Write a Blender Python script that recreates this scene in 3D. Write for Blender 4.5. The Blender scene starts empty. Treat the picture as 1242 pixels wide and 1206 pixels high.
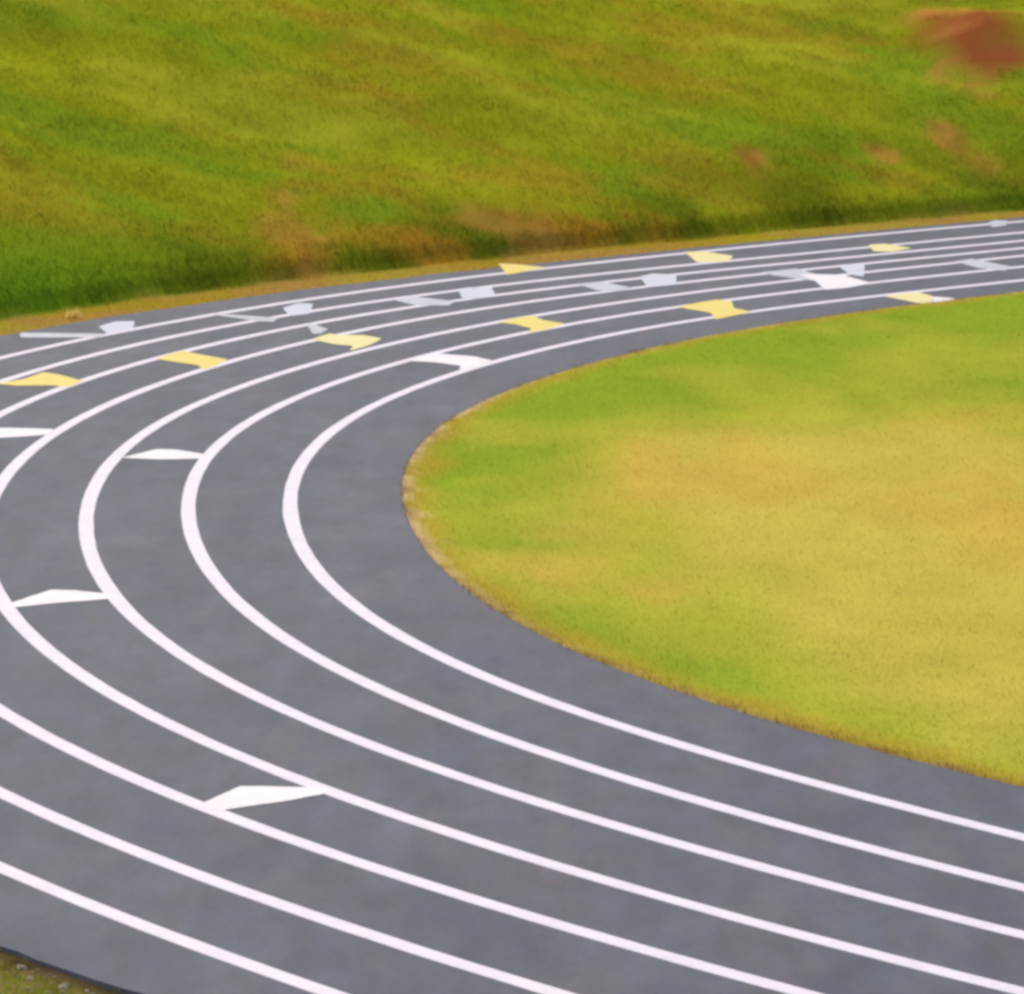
"""Bend of a running track seen from a stand: grey track, white lane lines, painted
exchange marks, yellowing infield and a grassy bank behind."""
import bpy, bmesh, math
import numpy as np
from mathutils import Vector
from mathutils.geometry import tessellate_polygon

rng = np.random.default_rng(7)
S = 1.1                                   # one lane in metres
scene = bpy.context.scene
COL = scene.collection

# ------------------------------------------------------------------ track survey
CX, CY = 22.49047156, 45.81059570         # centre of the bend, in lanes
R1 = 24.7834997                           # first lane line
BASE = np.array([R1 - 1.14142] + [R1 + i for i in range(7)] + [R1 + 6.89644])
KN = np.radians(np.arange(80, 290, 15)); SG = math.radians(16)
DEV = np.array([[0.245, 1.381, 1.497, -1.903, 1.292, -1.021, 1.028, -1.054, 0.824, -0.238, -0.393, 0.794, -0.191, -0.086],
 [0.259, 1.402, 1.389, -2.026, 1.402, -1.051, 1.091, -1.194, 1.093, -0.58, -0.244, 1.15, -0.106, -0.079],
 [0.237, 1.348, 1.48, -1.768, 1.37, -1.072, 1.175, -1.152, 0.906, -0.428, -0.24, 1.026, -0.139, -0.082],
 [0.215, 1.299, 1.545, -1.655, 1.251, -1.038, 1.13, -1.145, 0.945, -0.47, -0.307, 0.997, -0.141, -0.082],
 [0.249, 1.402, 1.503, -1.948, 1.417, -0.91, 0.928, -0.965, 0.787, -0.376, -0.231, 0.807, -0.236, -0.095],
 [0.258, 1.395, 1.418, -2.019, 1.308, -0.866, 1.025, -1.18, 0.911, -0.388, -0.329, 0.889, -0.173, -0.084],
 [0.277, 1.493, 1.513, -2.157, 1.239, -0.905, 0.993, -1.121, 0.852, -0.373, -0.246, 0.915, -0.176, -0.086],
 [0.225, 1.324, 1.555, -1.66, 1.078, -1.169, 1.294, -1.105, 0.751, -0.394, -0.177, 0.98, -0.157, -0.084],
 [0.242, 1.37, 1.489, -1.993, 0.905, -0.944, 1.586, -0.848, 0.928, -0.406, -0.295, 0.922, -0.167, -0.084]])
AX = math.radians(10)                     # direction of the straights
LEN = 62.0                                # length of the straights, in lanes


def sstep(a, b, x):
    t = np.clip((x - a) / (b - a), 0, 1)
    return t * t * (3 - 2 * t)


def radius(k, th):
    """radius (lanes) of ring k (0 grass edge, 1..7 lines, 8 outer edge) at bend angle th; the paint and the laid edge wander a little"""
    d = np.exp(-.5 * ((th[:, None] - KN) / SG) ** 2) @ DEV[k]
    deg = np.degrees(th)
    return BASE[k] + d * sstep(106, 115.5, deg) * (1 - sstep(227, 240, deg))


# closed path round the stadium: near bend (fine), near straight, far bend, far straight
def build_path():
    fine = np.radians(np.concatenate([np.arange(100, 112, 1.0), np.arange(112, 230, .4), np.arange(230, 281, 1.0)]))
    d = np.array([math.cos(AX), math.sin(AX)])
    c = np.array([CX, CY]); c2 = c + LEN * d
    cen, ang = [], []
    for t in fine: cen.append(c); ang.append(t)
    for u in np.linspace(0, 1, 24)[1:-1]: cen.append(c + d * LEN * u); ang.append(math.radians(280))
    for t in np.radians(np.arange(280, 461, 4)): cen.append(c2); ang.append(t)
    for u in np.linspace(1, 0, 24)[1:-1]: cen.append(c + d * LEN * u); ang.append(math.radians(460))
    return np.array(cen), np.array(ang)


PC, PA = build_path()
NORM = np.stack([np.cos(PA), np.sin(PA)], 1)
NP = len(PA)
ONBEND = np.arange(NP) < 0
ONBEND[:np.searchsorted(np.round(np.degrees(PA[:400]), 3), 280.0)] = True


def ring_radius(k):
    r = np.full(NP, BASE[k]); r[ONBEND] = radius(k, PA[ONBEND]); return r * S


RINGS = [ring_radius(k) for k in range(9)]


def at(r):                                # metres from the path's centre line -> world xy
    return PC * S + NORM * r[:, None]


# ------------------------------------------------------------------ value noise (numpy)
_tab = np.random.default_rng(3).random((256, 256))


def vnoise(x, y):
    xi = np.floor(x).astype(int); yi = np.floor(y).astype(int)
    fx = x - xi; fy = y - yi
    fx = fx * fx * (3 - 2 * fx); fy = fy * fy * (3 - 2 * fy)
    g = lambda a, b: _tab[a & 255, b & 255]
    return (g(xi, yi) * (1 - fx) + g(xi + 1, yi) * fx) * (1 - fy) + (g(xi, yi + 1) * (1 - fx) + g(xi + 1, yi + 1) * fx) * fy


def fbm(x, y, sc, oct=4, seed=0):
    s = 0; a = .5; t = 0
    x = x / sc + seed * 17.3; y = y / sc + seed * 31.7
    for i in range(oct):
        s = s + a * vnoise(x, y); t += a; a *= .55; x = x * 2.03 + 5.1; y = y * 2.03 + 9.7
    return s / t


# ------------------------------------------------------------------ terrain
def polar(x, y):
    """lane-stadium coordinates of a world point: bend angle and metres outside the outer edge / inside the grass edge"""
    d = np.array([math.cos(AX), math.sin(AX)]); n = np.array([-d[1], d[0]])
    vx = x / S - CX; vy = y / S - CY
    u = vx * d[0] + vy * d[1]; w = vx * n[0] + vy * n[1]
    uu = np.where(u < 0, u, np.where(u > LEN, u - LEN, 0))
    r = np.hypot(uu, w)
    th = np.mod(np.arctan2(w, uu) + AX, 2 * math.pi)
    ro = np.where(u < 0, radius(8, th), BASE[8]); ri = np.where(u < 0, radius(0, th), BASE[0])
    return th, (r - ro) * S, (ri - r) * S, u


def bank_height(x, y, n=None, th=None, u=None):
    if n is None: th, n, _, u = polar(x, y)
    deg = np.degrees(th)
    m = np.where(u < 0, 1 - sstep(168, 204, deg), np.where(deg < 190, 1.0, 0.0))
    m = np.where(u > LEN, np.where(deg < 190, sstep(20, 70, np.where(deg > 300, 0, deg)), 0), m)
    foot = VERGE + .25 * (fbm(x, y, 1.5, 3, 2) - .5)
    step = .22 * sstep(foot, foot + .35, n)
    q = np.maximum(n - foot - .1, 0)
    slope = .36 * q
    crest = 7.4
    h = np.where(slope < crest - 2, slope, crest - 2 + 2 * (1 - np.exp(-(slope - crest + 2).clip(0) / 2)))
    bump = (fbm(x, y, 4.5, 4, 5) - .5) * .75 * sstep(.6, 5, q) + (fbm(x, y, .9, 2, 8) - .5) * .12 * sstep(.2, 1.2, q)
    bump = bump + .42 * np.exp(-((x - 9.7) / 1.25) ** 2 - ((y - 92.0) / 1.1) ** 2)
    flat = (fbm(x, y, 6, 3, 4) - .5) * .12 * sstep(.5, 6, n)
    return (step + h + bump) * m + flat * (1 - m) - .03 * sstep(0, .3, n) * m - .012 * (1 - m)


VERGE = 1.35


# ------------------------------------------------------------------ colours of the vegetation (albedo)
def lin(r, g, b, k):
    f = lambda c: ((c / 255 + .055) / 1.055) ** 2.4 if c > 10 else c / 3294.6
    return np.array([f(r), f(g), f(b)]) * k


def mix(a, b, t):
    return a + (b - a) * np.asarray(t)[..., None]


KB, KI = 1.2, .79
G_MID = lin(131, 133, 24, KB); G_GREEN = lin(112, 130, 25, KB); G_LUSH = lin(90, 120, 22, KB)
G_OLIVE = lin(142, 124, 30, KB); G_BROWN = lin(158, 116, 34, KB); G_LIGHT = lin(146, 145, 34, KB); G_DARK = lin(92, 98, 18, KB)
SOIL = lin(178, 112, 58, KB * .95); SOIL_D = lin(140, 76, 40, KB * .9)
DRY = lin(160, 126, 60, KB * .70)
I_GREEN = lin(148, 172, 46, KI); I_YEL = lin(213, 194, 84, KI); I_MID = lin(189, 186, 64, KI); I_EDGE = lin(190, 164, 58, KI); I_STRAW = lin(226, 196, 138, KI); I_EARTH = lin(132, 92, 58, KI)

# bare red earth on the bank: x, y, half length, half width, strength
PATCHES = [(9.39, 91.33, 1.05, 2.17, 1),
           (9.93, 90.73, 0.93, 0.67, 1),
           (8.58, 91.22, 0.71, 0.77, 0.6),
           (10.25, 91.02, 0.51, 0.85, 1),
           (9.5, 91.8, 0.79, 1.93, 0.9),
           (4.41, 83.07, 0.37, 0.81, 0.7),
           (6.89, 84.96, 0.48, 0.56, 0.6),
           (8.37, 86.74, 0.65, 0.83, 0.6),
           (-3.72, 74.08, 0.78, 1.84, 0.4),
           (0.28, 76.91, 1.57, 0.82, 0.45),
           (-3.8, 77.34, 0.4, 0.82, 0.4),
           (9.05, 85.59, 0.65, 0.6, 0.4)]


def bank_colour(x, y, n):
    base = mix(np.broadcast_to(G_MID, x.shape + (3,)), G_GREEN, .9 * sstep(.47, .66, fbm(x * .55, y, 1.9, 5, 111)))
    base = mix(base, G_OLIVE, .85 * sstep(.50, .66, fbm(x * .5, y, 1.4, 5, 13)))
    base = mix(base, G_LIGHT, .8 * sstep(.52, .70, fbm(x * .5, y, 1.2, 4, 15)) * sstep(3, 7, n))
    base = base * (1 + .36 * (fbm(x * .6, y, .55, 4, 35) - .5) + .3 * (fbm(x * .4, y, 2.8, 3, 38) - .5))[..., None]
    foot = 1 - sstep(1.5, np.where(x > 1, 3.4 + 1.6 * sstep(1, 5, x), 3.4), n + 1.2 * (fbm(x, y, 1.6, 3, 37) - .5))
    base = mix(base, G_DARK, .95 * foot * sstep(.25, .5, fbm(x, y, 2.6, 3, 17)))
    base = mix(base, G_LUSH, .9 * (1 - sstep(1.8, 5.0, n)) * (1 - sstep(-7.2, -4.2, x + 1.5 * (fbm(x, y, 1.8, 3, 39) - .5))))
    base = mix(base, G_LUSH, .5 * sstep(5.5, 8.5, x) * sstep(.35, .6, fbm(x, y, 2.2, 3, 36)) * (1 - sstep(6, 9, n)))
    base = mix(base, G_BROWN, .8 * foot * sstep(-4.5, -3, x) * (1 - sstep(2.2, 3.4, x)) * sstep(.38, .58, fbm(x, y, 1.6, 3, 19)))
    soil = np.zeros(x.shape)
    for px, py, a, b, s in PATCHES:
        wob = (fbm(x, y * .55, .55, 4, 23) - .5) * 1.9
        d = .1 + np.hypot((x - px) / a, (y - py) / b) + wob
        t = (1 - sstep(.45, 1.25, d)) * s
        soil = np.maximum(soil, t)
    sc = mix(np.broadcast_to(SOIL, x.shape + (3,)), SOIL_D, sstep(.40, .60, fbm(x, y * .5, .5, 4, 25)))
    base = mix(base, sc, soil)
    dry = 1 - sstep(VERGE - .25, VERGE + .15, n + .5 * (fbm(x, y, .8, 3, 27) - .5))
    dcol = mix(np.broadcast_to(DRY, x.shape + (3,)), lin(150, 128, 34, KB * .75), .8 * sstep(.45, .65, fbm(x, y, 1.2, 3, 29)))
    dcol = mix(dcol, G_MID, .3 * sstep(.5, .7, fbm(x, y, 2.2, 2, 33)))
    return mix(base, dcol, dry), soil, dry


def infield_colour(x, y, n):
    t = .62 * sstep(51, 59, y + 7 * (fbm(x, y * .3, 1.4, 3, 71) - .5)) + .3 * sstep(60, 70, y) + .6 * (1 - sstep(0.3, 3.0, n)) * sstep(.25, .6, fbm(x, y, 2.5, 3, 43)) + 1.0 * (fbm(x, y * .3, 1.5, 4, 41) - .5) + .1 + .22 * (1 - sstep(.3, 2.6, x))
    t = t - .35 * np.exp(-((x - 4.5) / 3.2) ** 2 - ((y - 50) / 7) ** 2)
    c = mix(np.broadcast_to(I_YEL, x.shape + (3,)), I_MID, sstep(-.15, .45, t))
    c = mix(c, I_GREEN, .9 * sstep(.35, 1.0, t))
    c = mix(c, lin(218, 182, 76, KI), .6 * sstep(.52, .68, fbm(x, y * .28, 1.3, 4, 73)) * (1 - sstep(.1, .6, t)))
    gold = sum(k * np.exp(-((x - a) / p) ** 2 - ((y - b) / q) ** 2) for a, b, p, q, k in ((4.9, 48.3, 1.3, 4.5, 1), (2.1, 51, 1.0, 3.2, .8), (.5, 46, .8, 3.0, .6)))
    c = mix(c, lin(220, 182, 84, KI), .8 * gold.clip(0, 1) * sstep(.3, .6, fbm(x, y * .3, .9, 4, 75)))
    rag = n + .16 * (fbm(x, y, .35, 3, 53) - .5)
    c = mix(c, I_EDGE, .8 * (1 - sstep(.1, .55, rag + .4 * (fbm(x, y, 1.1, 2, 54) - .5))))
    c = mix(c, I_STRAW, (1 - sstep(.03, .15, rag)) * sstep(.30, .55, fbm(x, y, .5, 3, 56)) * np.where(y < 58, .3 + .7 * sstep(40, 47, y), .35))
    c = mix(c, I_EARTH, .8 * (1 - sstep(-.06, .03 + .05 * (1 - sstep(40, 47, y)), rag)))
    v = 1 + .2 * (fbm(x, y * .35, .35, 3, 45) - .5) + .16 * (fbm(x, y * .3, 1.1, 3, 47) - .5)
    return c * v[..., None]


# ------------------------------------------------------------------ mesh helpers
def mesh(name, verts, faces, mat, smooth=False, tint=None):
    me = bpy.data.meshes.new(name)
    verts = np.asarray(verts, dtype=np.float32); faces = np.asarray(faces, dtype=np.int32)
    k = faces.shape[1]
    me.vertices.add(len(verts)); me.vertices.foreach_set('co', verts.ravel())
    me.loops.add(faces.size); me.loops.foreach_set('vertex_index', faces.ravel())
    me.polygons.add(len(faces)); me.polygons.foreach_set('loop_start', np.arange(0, faces.size, k, dtype=np.int32))
    me.polygons.foreach_set('use_smooth', np.full(len(faces), smooth, dtype=bool))
    if tint is not None:
        a = me.attributes.new('tint', 'FLOAT_COLOR', 'POINT')
        a.data.foreach_set('color', np.concatenate([tint, np.ones((len(tint), 1))], 1).astype(np.float32).ravel())
    me.update(calc_edges=True); me.validate()
    o = bpy.data.objects.new(name, me); me.materials.append(mat); COL.objects.link(o)
    return o


def sweep(profile):
    """closed sweep: profile = list of (radius array, z array) round the whole path -> verts, quads"""
    P = len(profile); V = np.zeros((NP, P, 3))
    for j, (r, z) in enumerate(profile):
        V[:, j, :2] = at(r); V[:, j, 2] = z
    i = np.arange(NP); i2 = (i + 1) % NP
    F = [np.stack([i * P + j, i * P + j + 1, i2 * P + j + 1, i2 * P + j], 1) for j in range(P - 1)]
    return V.reshape(-1, 3), np.concatenate(F)[:, ::-1]


def tag(o, label=None, cat=None, group=None, kind=None):
    if label: o['label'] = label
    if cat: o['category'] = cat
    if group: o['group'] = group
    if kind: o['kind'] = kind
    return o


# ------------------------------------------------------------------ materials
def new_mat(name):
    m = bpy.data.materials.new(name); m.use_nodes = True
    nt = m.node_tree; nt.nodes.clear()
    out = nt.nodes.new('ShaderNodeOutputMaterial')
    return m, nt, out


def N(nt, t, **kw):
    n = nt.nodes.new(t)
    for k, v in kw.items():
        if k in n.inputs: n.inputs[k].default_value = v
        else: setattr(n, k, v)
    return n


def ramp(nt, src, stops):
    r = nt.nodes.new('ShaderNodeValToRGB'); e = r.color_ramp.elements
    while len(e) < len(stops): e.new(.5)
    for el, (p, c) in zip(e, stops): el.position = p; el.color = (*c, 1) if len(c) == 3 else c
    nt.links.new(src, r.inputs[0]); return r.outputs[0]


def noise(nt, vec, scale, detail=4, rough=.55):
    n = N(nt, 'ShaderNodeTexNoise', Scale=scale, Detail=detail, Roughness=rough)
    nt.links.new(vec, n.inputs['Vector']); return n.outputs['Fac']


def mixc(nt, a, b, f, mode='MIX'):
    m = nt.nodes.new('ShaderNodeMix'); m.data_type = 'RGBA'; m.blend_type = mode
    for sock, v in ((m.inputs[0], f), (m.inputs[6], a), (m.inputs[7], b)):
        if hasattr(v, 'links') or isinstance(v, bpy.types.NodeSocket): nt.links.new(v, sock)
        elif isinstance(v, tuple): sock.default_value = (*v, 1)
        else: sock.default_value = v
    return m.outputs[2]


def track_material():
    m, nt, out = new_mat('grey_track_surface'); L = nt.links.new
    geo = N(nt, 'ShaderNodeNewGeometry'); pos = geo.outputs['Position']
    mp = N(nt, 'ShaderNodeMapping'); mp.inputs['Scale'].default_value = (1, .35, 1); L(pos, mp.inputs['Vector']); soft = mp.outputs[0]
    b = ramp(nt, noise(nt, soft, .8, 5, .6), [(.3, (.040, .042, .054)), (.5, (.053, .052, .064)), (.72, (.070, .067, .078))])
    warm = ramp(nt, noise(nt, soft, 1.4, 5, .6), [(.34, (.86, 1.0, 1.16)), (.44, (.94, 1.04, .98)), (.50, (1.0, .98, 1.14)), (.57, (1.0, 1.03, .95)), (.66, (1.20, .95, 1.02))])
    c = mixc(nt, b, warm, 1.0, 'MULTIPLY')
    grain = ramp(nt, noise(nt, pos, 60, 3, .7), [(.3, (.68, .68, .68)), (.7, (1.30, 1.30, 1.30))])
    c = mixc(nt, c, grain, .8, 'MULTIPLY')
    blot = ramp(nt, noise(nt, soft, 2.6, 6, .68), [(.34, (.64, .64, .67)), (.66, (1.26, 1.26, 1.25))])
    c = mixc(nt, c, blot, .8, 'MULTIPLY')
    bs = N(nt, 'ShaderNodeBsdfPrincipled', Roughness=.7)
    bs.inputs['Specular IOR Level'].default_value = .3
    bump = N(nt, 'ShaderNodeBump', Strength=.35, Distance=.006)
    L(noise(nt, pos, 170, 2, .7), bump.inputs['Height']); L(bump.outputs[0], bs.inputs['Normal'])
    L(c, bs.inputs['Base Color']); L(bs.outputs[0], out.inputs[0])
    return m


def paint_material(name, c1, c2):
    m, nt, out = new_mat(name); L = nt.links.new
    geo = N(nt, 'ShaderNodeNewGeometry'); pos = geo.outputs['Position']
    c = ramp(nt, noise(nt, pos, 2.3, 5, .65), [(.32, c2), (.58, c1)])
    g = ramp(nt, noise(nt, pos, 26, 4, .75), [(.27, (.62, .62, .62)), (.42, (1, 1, 1))])
    c = mixc(nt, c, g, .7, 'MULTIPLY')
    bs = N(nt, 'ShaderNodeBsdfPrincipled', Roughness=.55)
    bs.inputs['Specular IOR Level'].default_value = .35
    L(c, bs.inputs['Base Color']); L(bs.outputs[0], out.inputs[0])
    return m


def tinted_ground(name, fine=28, lo=.72, hi=1.2, soilmix=.0):
    m, nt, out = new_mat(name); L = nt.links.new
    geo = N(nt, 'ShaderNodeNewGeometry'); pos = geo.outputs['Position']
    at_ = N(nt, 'ShaderNodeAttribute'); at_.attribute_name = 'tint'
    c = at_.outputs['Color']
    g = ramp(nt, noise(nt, pos, fine, 4, .7), [(.3, (lo,) * 3), (.7, (hi,) * 3)])
    c = mixc(nt, c, g, 1.0, 'MULTIPLY')
    bs = N(nt, 'ShaderNodeBsdfPrincipled', Roughness=.95)
    bs.inputs['Specular IOR Level'].default_value = .0
    bump = N(nt, 'ShaderNodeBump', Strength=.5, Distance=.03)
    L(noise(nt, pos, 40, 3, .7), bump.inputs['Height']); L(bump.outputs[0], bs.inputs['Normal'])
    L(c, bs.inputs['Base Color']); L(bs.outputs[0], out.inputs[0])
    return m


def blade_material(name, trans=.4):
    m, nt, out = new_mat(name); L = nt.links.new
    at_ = N(nt, 'ShaderNodeAttribute'); at_.attribute_name = 'tint'
    d = N(nt, 'ShaderNodeBsdfDiffuse'); t = N(nt, 'ShaderNodeBsdfTranslucent'); mx = N(nt, 'ShaderNodeMixShader', Fac=trans)
    L(at_.outputs['Color'], d.inputs[0]); L(at_.outputs['Color'], t.inputs[0])
    L(d.outputs[0], mx.inputs[1]); L(t.outputs[0], mx.inputs[2]); L(mx.outputs[0], out.inputs[0])
    return m


M_TRACK = track_material()
M_WHITE = paint_material('white_line_paint', (.60, .53, .55), (.55, .48, .51))
M_MARK = paint_material('white_mark_paint', (.64, .575, .555), (.59, .52, .50))
M_YELLOW = paint_material('yellow_mark_paint', (.60, .45, .05), (.56, .40, .04))
M_CREAM = paint_material('cream_mark_paint', (.60, .51, .19), (.57, .46, .13))
M_FADED = paint_material('faded_white_paint', (.40, .39, .41), (.30, .30, .315))
M_PALE = paint_material('pale_number_paint', (.44, .44, .48), (.38, .39, .41))
M_GROUND = tinted_ground('grassy_earth')
M_LAWN = tinted_ground('mown_turf', 34, .8, 1.15)
M_BLADE = blade_material('grass_blades', .56)
M_TURF = blade_material('turf_blades', .45)

# ------------------------------------------------------------------ ground sheet (verge, bank and everything beyond, to the horizon)
offs = np.concatenate([[-.12, 0, .08, .16, .25, .4, .6, .8, 1.0, 1.15], np.arange(1.3, 2.6, .13), np.arange(2.7, 15, .28), np.arange(15.2, 30, 1.0),
                       [34, 40, 50, 65, 90, 130, 200, 320, 520, 900, 1600, 3000]])
ro = RINGS[8]
ths = PA; deg = np.degrees(PA)
prof = []; tint = np.zeros((NP, len(offs), 3))
for j, n in enumerate(offs):
    xy = at(ro + n); x, y = xy[:, 0], xy[:, 1]
    th, nn, _, u = polar(x, y)
    z = bank_height(x, y, np.full(NP, n), th, u) - (.02 if n < .01 else 0)
    prof.append((ro + n, z))
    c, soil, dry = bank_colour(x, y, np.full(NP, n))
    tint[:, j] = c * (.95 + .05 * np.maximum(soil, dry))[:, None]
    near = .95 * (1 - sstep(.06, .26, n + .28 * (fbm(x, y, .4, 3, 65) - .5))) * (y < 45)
    bare = mix(np.broadcast_to(lin(138, 118, 74, .75), (NP, 3)), lin(112, 104, 42, .75), sstep(.4, .6, fbm(x, y, .25, 3, 66)))
    tint[:, j] = mix(tint[:, j], bare, (y < 45) * (1 - sstep(.5, 1.2, n)))
    tint[:, j] = mix(tint[:, j], lin(72, 60, 48, .55), near)  # shade line beside the slab edge, put into the ground tint
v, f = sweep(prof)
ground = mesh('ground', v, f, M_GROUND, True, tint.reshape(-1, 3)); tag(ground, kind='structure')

# infield turf
inr = RINGS[0]
lev = np.concatenate([[-.10], np.linspace(0, .6, 5), np.linspace(.9, 12, 34), np.linspace(13, 23.0 * S, 12)])
prof = []; tint = np.zeros((NP, len(lev), 3))
for j, n in enumerate(lev[::-1]):
    r = np.maximum(inr - n, .01)
    xy = at(r); x, y = xy[:, 0], xy[:, 1]
    z = .012 + .05 * sstep(0, 4, n) + (fbm(x, y, 3, 3, 51) - .5) * .06 * sstep(.3, 2, n)
    if n < 0: z = z * 0 - .03
    prof.append((r, z)); tint[:, j] = infield_colour(x, y, np.full(NP, n)) * .85
v, f = sweep(prof)
lawn = mesh('infield_lawn', v, f, M_LAWN, True, tint.reshape(-1, 3)); tag(lawn, kind='structure')

# running track slab with its exposed edges
wig = lambda a, sc, sd: a * (fbm(np.cumsum(np.full(NP, 1.0)), np.zeros(NP), sc, 3, sd) - .5)
xi = at(inr); xo = at(ro)
ri_ = inr + .14 * (fbm(xi[:, 0], xi[:, 1], .55, 3, 61) - .5)
ro_ = ro + .16 * (fbm(xo[:, 0], xo[:, 1], .5, 4, 63) - .5)
zz = np.zeros(NP)
prof = [(ri_ - .04, zz - .08), (ri_, zz)] + [((ri_ * (1 - t) + ro_ * t), zz) for t in np.linspace(.1, .9, 9)] + [(ro_, zz), (ro_ + .05, zz - .10)]
v, f = sweep(prof)
track = mesh('track_surface', v, f, M_TRACK, False); tag(track, kind='structure')

# ------------------------------------------------------------------ lane lines
NAMES = ['innermost white lane line, the one next to the yellow green infield',
         'second white lane line out from the infield',
         'third white lane line out from the infield',
         'middle white lane line, fourth out from the infield',
         'fifth white lane line out, crossed at no point, third in from the outer edge',
         'sixth white lane line out from the infield, next but one to the outer edge',
         'outermost white lane line, next to the tan verge under the bank']
NAMES[4] = 'fifth white lane line out from the infield, third from the outer edge'
for k in range(1, 8):
    xy = at(RINGS[k]); x, y = xy[:, 0], xy[:, 1]
    hw = .078 + .012 * (fbm(x, y, 1.7, 3, 70 + k) - .5) + .022 * sstep(60, 74, y)
    w1 = .010 * (fbm(x, y, .35, 2, 80 + k) - .5); w2 = .010 * (fbm(x, y, .35, 2, 90 + k) - .5)
    r = RINGS[k]
    v, f = sweep([(r - hw + w1 - .004, zz + .001), (r - hw + w1, zz + .005), (r + hw + w2, zz + .005), (r + hw + w2 + .004, zz + .001)])
    o = mesh('lane_line', v, f, M_WHITE, False)
    tag(o, NAMES[k - 1], 'lane line', 'white lane lines round the bend', 'thing')

# ------------------------------------------------------------------ painted marks between the lines
MK = {
 'M1': [(-2.43,34.10), (-2.14,34.80), (-1.89,34.77), (-1.47,34.73), (-1.42,34.55), (-1.74,34.27), (-2.21,33.96), (-2.32,33.96)],
 'M2': [(-4.90,42.78), (-4.52,43.68), (-4.28,43.63), (-3.93,43.44), (-3.88,43.16), (-4.38,42.95), (-4.81,42.69)],
 'M3': [(-4.59,52.54), (-4.22,53.24), (-4.00,53.20), (-3.64,52.85), (-3.64,52.45), (-4.11,52.40)],
 'M4': [(-6.72,54.66), (-6.39,55.15), (-5.61,54.99), (-5.66,54.49), (-6.19,54.22)],
 'M5': [(-6.82,59.31), (-6.48,59.81), (-6.31,60.50), (-6.06,60.23), (-5.72,59.62), (-5.66,59.71), (-5.81,58.95), (-6.08,59.13), (-6.51,59.10)],
 'M6': [(-4.89,61.89), (-4.75,62.40), (-4.59,62.81), (-4.35,62.43), (-4.08,62.06), (-3.90,61.82), (-4.02,61.15), (-4.17,60.71), (-4.27,61.20), (-4.54,61.48)],
 'M7': [(-2.85,64.11), (-2.62,64.80), (-2.47,64.60), (-2.13,64.59), (-1.84,64.18), (-2.02,63.32), (-2.26,62.75), (-2.23,63.32), (-2.51,63.52)],
 'M7b': [(-3.00,65.93), (-2.93,66.03), (-2.66,65.31), (-2.74,64.80), (-2.85,64.71)],
 'M8': [(-1.41,61.58), (-1.15,62.26), (-0.99,62.39), (-0.52,62.06), (-0.25,61.59), (-0.52,60.88), (-0.72,60.62), (-0.68,61.02), (-1.05,61.43)],
 'M9': [(-0.20,66.11), (0.06,66.63), (0.30,66.94), (0.48,66.36), (0.79,65.93), (0.52,65.22), (0.23,64.77), (0.29,65.33), (0.06,65.85)],
 'M10': [(2.51,68.02), (2.82,68.57), (3.13,69.01), (3.37,68.78), (3.35,67.89), (3.60,67.34), (3.24,66.76), (3.01,66.39), (2.98,67.25)],
 'M11': [(5.74,69.39), (6.02,69.73), (6.32,69.96), (6.50,69.37), (6.29,68.21), (6.02,68.82)],
 'M11b': [(6.29,68.19), (6.49,69.35), (6.79,69.10), (6.74,68.46), (6.45,67.80)],
 'M12': [(-0.22,74.50), (0.07,74.36), (0.59,73.82), (0.27,73.31), (-0.07,72.69)],
 'M13': [(2.93,76.29), (3.25,76.35), (3.73,75.58), (3.57,74.64), (3.07,74.53)],
 'M14': [(6.12,77.38), (6.43,77.58), (6.82,76.79), (6.43,76.18), (6.13,76.26)],
 'M15': [(4.64,72.61), (4.85,72.67), (5.33,72.53), (5.48,72.02), (5.71,71.28), (5.23,70.58), (4.90,70.35), (4.84,71.55)],
 'S1': [(-7.10,65.02), (-5.85,64.84), (-5.84,64.39), (-7.04,64.42)],
 'S2': [(-4.48,67.24), (-4.42,67.34), (-3.45,66.78), (-3.50,66.26), (-3.77,66.37)],
 'S3': [(-1.83,69.15), (-1.53,69.60), (-0.86,68.90), (-0.94,68.34), (-1.44,68.36)],
 'S4': [(1.01,71.30), (1.44,71.65), (1.91,70.67), (1.67,70.21), (1.35,70.34)],
 'S5': [(4.03,72.94), (4.64,73.56), (4.91,72.67), (4.99,71.79), (4.78,71.68), (4.24,72.43)],
 'S6': [(7.33,74.58), (7.66,75.00), (8.18,73.72), (8.00,73.08), (7.62,73.51)],
 'N1': [(-6.03,65.75), (-5.84,66.37), (-5.56,66.42), (-5.50,65.48), (-5.83,64.89)],
 'N2': [(-3.46,68.08), (-3.25,68.74), (-3.02,68.62), (-3.01,67.30), (-3.29,66.99)],
 'N3': [(-0.84,70.64), (-0.65,70.87), (-0.31,70.86), (-0.25,69.80), (-0.51,69.23), (-0.76,69.35)],
 'N4': [(2.06,72.38), (2.27,72.81), (2.66,72.67), (2.60,71.13), (2.14,70.79)],
 'N5': [(5.37,73.67), (5.53,74.12), (5.81,74.11), (5.65,72.27), (5.47,72.52)],
 'N6': [(8.57,81.26), (8.74,81.73), (8.98,81.72), (8.85,80.78), (8.58,80.48)],
}


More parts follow.
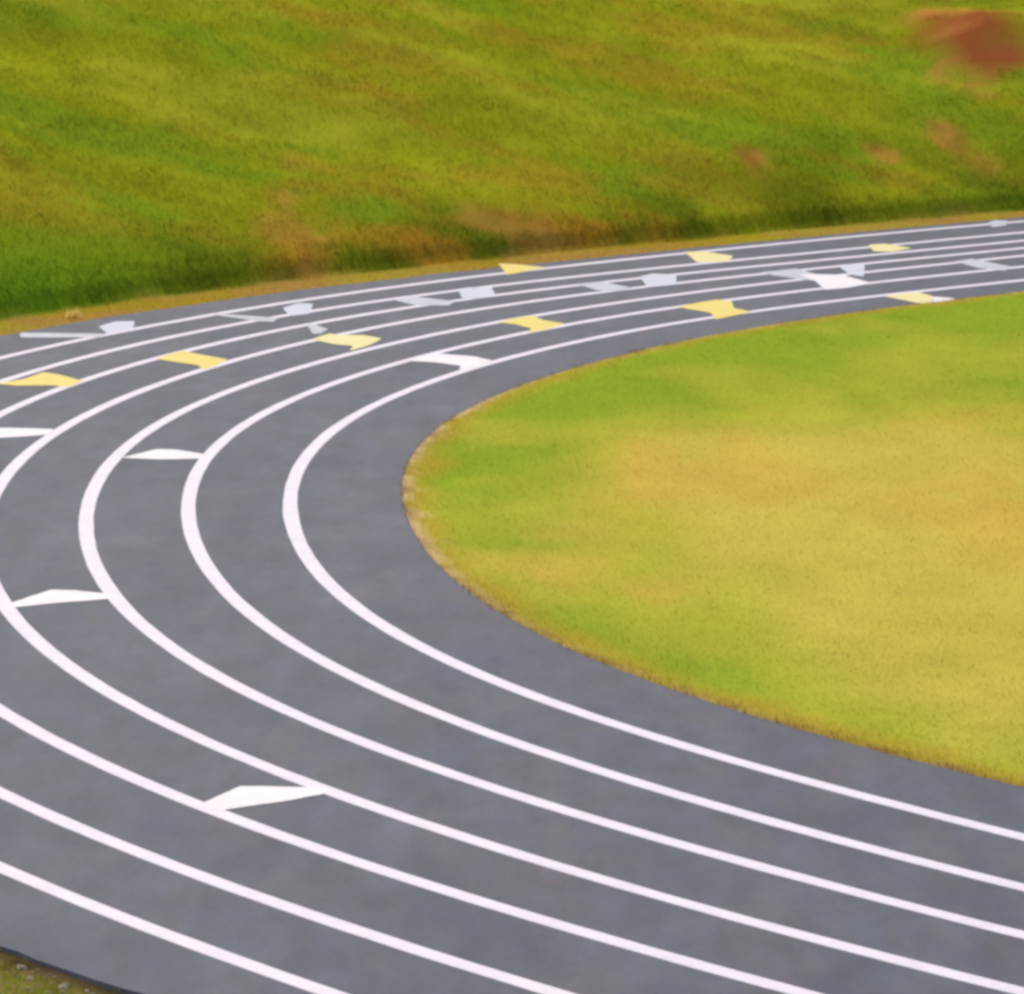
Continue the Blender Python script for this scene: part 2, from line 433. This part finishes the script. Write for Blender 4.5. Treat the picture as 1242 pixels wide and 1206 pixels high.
def patch(name, pts, mat, z):
    """painted patch: rounded outline, slightly ragged, 4 mm thick"""
    p = np.array(pts, float); c = p.mean(0)
    a = np.arctan2(p[:, 1] - c[1], p[:, 0] - c[0])
    if ((p[:, 0] * np.roll(p[:, 1], -1) - np.roll(p[:, 0], -1) * p[:, 1]).sum()) < 0: p = p[::-1]
    for it in range(2):                   # take the points off the corners
        nx = np.roll(p, -1, 0); cut = .05 if it == 0 else .25
        p = np.stack([p * (1 - cut) + nx * cut, p * cut + nx * (1 - cut)], 1).reshape(-1, 2)
    out = []
    for i in range(len(p)):
        b = p[(i + 1) % len(p)]; m = max(1, int(np.hypot(*(b - p[i])) / .05))
        for t in range(m): out.append(p[i] + (b - p[i]) * t / m)
    p = np.array(out); n = len(p)
    d = p - p.mean(0); d /= np.maximum(np.hypot(*d.T), 1e-6)[:, None]
    p = p + d * ((fbm(p[:, 0] * 9, p[:, 1] * 9, 1, 2, 5) - .5) * .025)[:, None]
    ctr = p.mean(0)
    bm = bmesh.new()
    top = [bm.verts.new((q[0], q[1], z)) for q in p]; low = [bm.verts.new((q[0], q[1], .001)) for q in p]
    for t in tessellate_polygon([[Vector((q[0] - ctr[0], q[1] - ctr[1], 0)) * 100 for q in p]]):
        bm.faces.new([top[i] for i in t])
    for i in range(n): bm.faces.new((top[i], low[i], low[(i + 1) % n], top[(i + 1) % n]))
    bmesh.ops.recalc_face_normals(bm, faces=bm.faces)
    me = bpy.data.meshes.new(name); bm.to_mesh(me); bm.free()
    o = bpy.data.objects.new(name, me); me.materials.append(mat); COL.objects.link(o)
    return o


EX = 'painted exchange marks between the lane lines'
ST = 'staggered start lines across the lanes'
NU = 'painted lane numbers behind the start lines'
MARKS = [
    ('M1', 'exchange_mark', M_MARK, 'thick white wedge between the fourth and fifth lane lines, nearest of all the marks', 'track marking', EX),
    ('M2', 'exchange_mark', M_MARK, 'white wedge between the third and fourth lines, low on the outside of the bend', 'track marking', EX),
    ('M3', 'exchange_mark', M_MARK, 'white bar between the second and third lines at the tip of the bend', 'track marking', EX),
    ('M4', 'exchange_mark', M_MARK, 'white bar running outward from the fourth line, left of the tip of the bend', 'track marking', EX),
    ('M5', 'exchange_mark', M_YELLOW, 'yellow wedge between the fifth and sixth lines, leftmost of the yellow marks', 'track marking', EX),
    ('M6', 'exchange_mark', M_YELLOW, 'yellow mark between the fourth and fifth lines, second yellow from the left', 'track marking', EX),
    ('M7', 'exchange_mark', M_CREAM, 'cream white mark between the third and fourth lines, between two yellow ones', 'track marking', EX),
    ('M7b', 'exchange_mark', M_FADED, 'small grey white dab just behind the cream mark, the smallest mark', 'track marking', EX),
    ('M8', 'exchange_mark', M_MARK, 'white mark touching the innermost line, above the inner grass tip', 'track marking', EX),
    ('M9', 'exchange_mark', M_YELLOW, 'yellow mark between the second and third lines on the far bend', 'track marking', EX),
    ('M10', 'exchange_mark', M_YELLOW, 'yellow mark between the first and second lines on the far bend', 'track marking', EX),
    ('M11', 'exchange_mark', M_CREAM, 'pale yellow wedge lying between the innermost line and the infield grass', 'track marking', EX),
    ('M11b', 'exchange_mark', M_MARK, 'white tip at the grass end of the pale yellow wedge beside the infield', 'track marking', EX),
    ('M12', 'exchange_mark', M_YELLOW, 'yellow mark in the outermost lane against the tan verge', 'track marking', EX),
    ('M13', 'exchange_mark', M_CREAM, 'cream mark between the sixth and seventh lines on the far bend', 'track marking', EX),
    ('M14', 'exchange_mark', M_CREAM, 'cream mark between the fifth and sixth lines, rightmost by the far verge', 'track marking', EX),
    ('M15', 'exchange_mark', M_MARK, 'bold white block between the second and third lines on the far bend', 'track marking', EX),
    ('S1', 'start_line', M_FADED, 'long faint white streak in the outermost lane below the tan verge', 'start line', ST),
    ('S2', 'start_line', M_FADED, 'faint start line in the lane second from the outer edge', 'start line', ST),
    ('S3', 'start_line', M_FADED, 'faint start line between the fifth and sixth lane lines', 'start line', ST),
    ('S4', 'start_line', M_FADED, 'faint start line between the fourth and fifth lane lines', 'start line', ST),
    ('S5', 'start_line', M_FADED, 'white start line joining the bold white block on the far bend', 'start line', ST),
    ('S6', 'start_line', M_FADED, 'start line furthest along the bend, between the second and third lines', 'start line', ST),
    ('N1', 'lane_number', M_PALE, 'pale white number patch at the end of the long faint outer streak', 'lane number', NU),
    ('N2', 'lane_number', M_PALE, 'pale bluish number patch in the lane second from the outer edge', 'lane number', NU),
    ('N3', 'lane_number', M_PALE, 'bluish white number patch between the fifth and sixth lines', 'lane number', NU),
    ('N4', 'lane_number', M_PALE, 'bluish white number patch between the fourth and fifth lines', 'lane number', NU),
    ('N5', 'lane_number', M_PALE, 'pale number patch just behind the bold white block', 'lane number', NU),
    ('N6', 'lane_number', M_FADED, 'faint number patch on the outer edge of the track, farthest of all', 'lane number', NU),
]
for i, (key, name, mat, label, cat, grp) in enumerate(MARKS):
    tag(patch(name, MK[key], mat, .0058 + .0004 * (i % 3)), label, cat, grp, 'thing')


# ------------------------------------------------------------------ grass blades
def blades(name, x, y, z, h, w, col, mat, lean=.5):
    n = len(x)
    a = rng.random(n) * 2 * math.pi; la = rng.random(n) * 2 * math.pi; le = rng.random(n) * lean
    dx, dy = np.cos(a) * w / 2, np.sin(a) * w / 2
    V = np.zeros((n, 3, 3))
    V[:, 0] = np.stack([x - dx, y - dy, z - .01], 1); V[:, 1] = np.stack([x + dx, y + dy, z - .01], 1)
    V[:, 2] = np.stack([x + np.cos(la) * le * h, y + np.sin(la) * le * h, z + h * (1 - .4 * le)], 1)
    F = np.arange(n * 3).reshape(n, 3)
    o = mesh(name, V.reshape(-1, 3), F, mat, False, np.repeat(col, 3, 0))
    return tag(o, kind='stuff')


def jitter(c, a, hue):
    n = len(c); k = 1 + a * (rng.random(n) * 2 - 1); t = (rng.random(n) * 2 - 1) * hue
    return np.clip(c * np.stack([k * (1 + t), k, k * (1 - t)], 1), .004, .8)


def wedge(n, ylo, yhi, padf):
    """random ground points inside the part of the place the stand looks at, with a wide margin"""
    y = ylo + (yhi - ylo) * rng.random(n); half = padf * y + 1.5
    x = (rng.random(n) * 2 - 1) * half
    return x, y, (2 * half).mean() * (yhi - ylo)


def lawn_z(x, y, n):
    return .012 + .05 * sstep(0, 4, n) + (fbm(x, y, 3, 3, 51) - .5) * .06 * sstep(.3, 2, n)


x, y, area = wedge(int(540000), 28, 84, .21)
th, no, ni, u = polar(x, y)
k = (ni > -.05) & (u > -30)
x, y, ni = x[k], y[k], ni[k]
h = (.022 + .022 * rng.random(len(x)) + .02 * (1 - sstep(0, .25, ni))) * (.75 + .5 * fbm(x, y, .5, 3, 55))
blades('infield_grass', x, y, lawn_z(x, y, ni.clip(0)), h, .007 + .004 * rng.random(len(x)), jitter(infield_colour(x, y, ni), .12, .05), M_TURF, 1.1)

x, y, area = wedge(int(660000), 52, 106, .22)
th, no, ni, u = polar(x, y)
c, soil, dry = bank_colour(x, y, no)
clump = fbm(x, y, .45, 3, 57)
dens = np.where(dry > .5, .5, .55 + .8 * sstep(.35, .65, clump)) * (1 - .95 * soil)
k = (no > .02) & (no < 24) & (rng.random(len(x)) < dens)
x, y, no, c, soil, dry, th, u, clump = [q[k] for q in (x, y, no, c, soil, dry, th, u, clump)]
h = (.05 + .07 * rng.random(len(x))) * (.65 + .6 * clump) * (1 - .7 * dry) * (1 - .5 * soil) * (1 + .9 * (1 - sstep(.0, .7, np.abs(no - VERGE - .35))))
blades('bank_grass', x, y, bank_height(x, y, no, th, u), h, .012 + .010 * rng.random(len(x)), jitter(c, .09, .05), M_BLADE, 1.0)

# near outer corner: rough verge below the stand
x, y, area = wedge(260000, 22, 34, .2)
th, no, ni, u = polar(x, y)
k = (no > .08) & (no < 7) & (rng.random(len(x)) < .3 + .7 * sstep(.1, .4, no + .4 * (fbm(x, y, .3, 2, 58) - .5)))
x, y, no, th, u = x[k], y[k], no[k], th[k], u[k]
c = mix(mix(np.broadcast_to(lin(146, 124, 66, .6), x.shape + (3,)), lin(122, 138, 34, 1.2), sstep(.2, .45, no + .3 * (fbm(x, y, .4, 2, 60) - .5))), lin(140, 120, 60, .6), .6 * sstep(.45, .6, fbm(x, y, .3, 2, 59)))
blades('verge_grass', x, y, bank_height(x, y, no, th, u), .03 + .05 * rng.random(len(x)), .006 + .004 * rng.random(len(x)), jitter(c, .25, .1), M_BLADE, 1.0)


# pale dry tuft on the far verge
n = 55
a = rng.random(n) * 2 * math.pi; rr = .13 * np.sqrt(rng.random(n))
x = -6.55 + np.cos(a) * rr; y = 67.15 + np.sin(a) * rr
th, no, ni, u = polar(x, y)
o = blades('dry_grass_tuft', x, y, bank_height(x, y, no, th, u), .10 + .10 * rng.random(n), .02 + .015 * rng.random(n),
           jitter(np.broadcast_to(lin(196, 170, 96, 1.25), (n, 3)), .15, .05), M_BLADE, .7)
tag(o, 'small pale dry grass tuft standing alone on the tan verge', 'grass tuft', None, 'thing')

# crumbs of stone and old concrete along the near outer edge
def icos():
    p = (1 + 5 ** .5) / 2
    V = np.array([(-1, p, 0), (1, p, 0), (-1, -p, 0), (1, -p, 0), (0, -1, p), (0, 1, p), (0, -1, -p), (0, 1, -p), (p, 0, -1), (p, 0, 1), (-p, 0, -1), (-p, 0, 1)]) / 1.9
    F = np.array([(0, 11, 5), (0, 5, 1), (0, 1, 7), (0, 7, 10), (0, 10, 11), (1, 5, 9), (5, 11, 4), (11, 10, 2), (10, 7, 6), (7, 1, 8),
                  (3, 9, 4), (3, 4, 2), (3, 2, 6), (3, 6, 8), (3, 8, 9), (4, 9, 5), (2, 4, 11), (6, 2, 10), (8, 6, 7), (9, 8, 1)])
    return V, F
x, y, area = wedge(16000, 22, 34, .2)
th, no, ni, u = polar(x, y)
k = (no > .14) & (no < .75) & (rng.random(len(x)) < .9 - .9 * sstep(.3, .75, no))
x, y, no, th, u = x[k], y[k], no[k], th[k], u[k]; n = len(x)
sz = .012 + .035 * rng.random(n) ** 3
IV, IF = icos()
V = (IV[None] * sz[:, None, None] * (1 + .5 * (rng.random((n, 12, 3)) - .5)) * np.array([1.2, 1, .6])) + np.stack([x, y, bank_height(x, y, no, th, u)], 1)[:, None]
F = (IF[None] + 12 * np.arange(n)[:, None, None]).reshape(-1, 3)
cc = jitter(mix(np.broadcast_to(lin(168, 158, 136, .8), (n, 3)), lin(140, 122, 96, .7), rng.random(n)), .3, .05)
tag(mesh('gravel', V.reshape(-1, 3), F, M_GROUND, False, np.repeat(cc, 12, 0)), kind='stuff')

# ------------------------------------------------------------------ light, sky, camera
EL, AZ = math.radians(52), math.radians(-25)   # azimuth counted clockwise from +y
w = bpy.data.worlds.new('World'); scene.world = w; w.use_nodes = True
nt = w.node_tree; bg = nt.nodes['Background']
sky = nt.nodes.new('ShaderNodeTexSky'); sky.sky_type = 'NISHITA'; sky.sun_disc = False
sky.sun_elevation = EL; sky.sun_rotation = AZ; sky.air_density = 1.0; sky.dust_density = 2.5
nt.links.new(sky.outputs[0], bg.inputs[0]); bg.inputs[1].default_value = .12
sd = bpy.data.lights.new('sun', 'SUN'); sd.energy = 2.2; sd.angle = math.radians(14); sd.color = (1, .95, .87)
so = bpy.data.objects.new('sun', sd); COL.objects.link(so)
to_sun = Vector((math.sin(AZ) * math.cos(EL), math.cos(AZ) * math.cos(EL), math.sin(EL)))
so.rotation_euler = to_sun.to_track_quat('Z', 'Y').to_euler(); so.location = to_sun * 60

cam = bpy.data.cameras.new('camera'); co = bpy.data.objects.new('camera', cam); COL.objects.link(co)
cam.sensor_fit = 'HORIZONTAL'; cam.sensor_width = 36; cam.lens = 36 * 5493.3737 / 1242
cam.clip_start = .5; cam.clip_end = 8000
PITCH, ROLL = .1548018, -.0031813
co.location = (0, 0, 7.0222740 * S)
fwd = Vector((0, math.cos(PITCH), -math.sin(PITCH))); right = Vector((1, 0, 0)); up = Vector((0, math.sin(PITCH), math.cos(PITCH)))
c_, s_ = math.cos(ROLL), math.sin(ROLL)
r2 = right * c_ + up * s_; u2 = -right * s_ + up * c_
from mathutils import Matrix
co.rotation_euler = Matrix((r2, u2, -fwd)).transposed().to_euler()
scene.camera = co
scene.view_settings.view_transform = 'Standard'; scene.view_settings.look = 'None'
scene.view_settings.exposure = 0.6; scene.view_settings.gamma = 1
scene.cycles.pixel_filter_type = 'BLACKMAN_HARRIS'; scene.cycles.filter_width = 3.5
scene.cycles.use_denoising = True
scene.cycles.max_bounces = 6
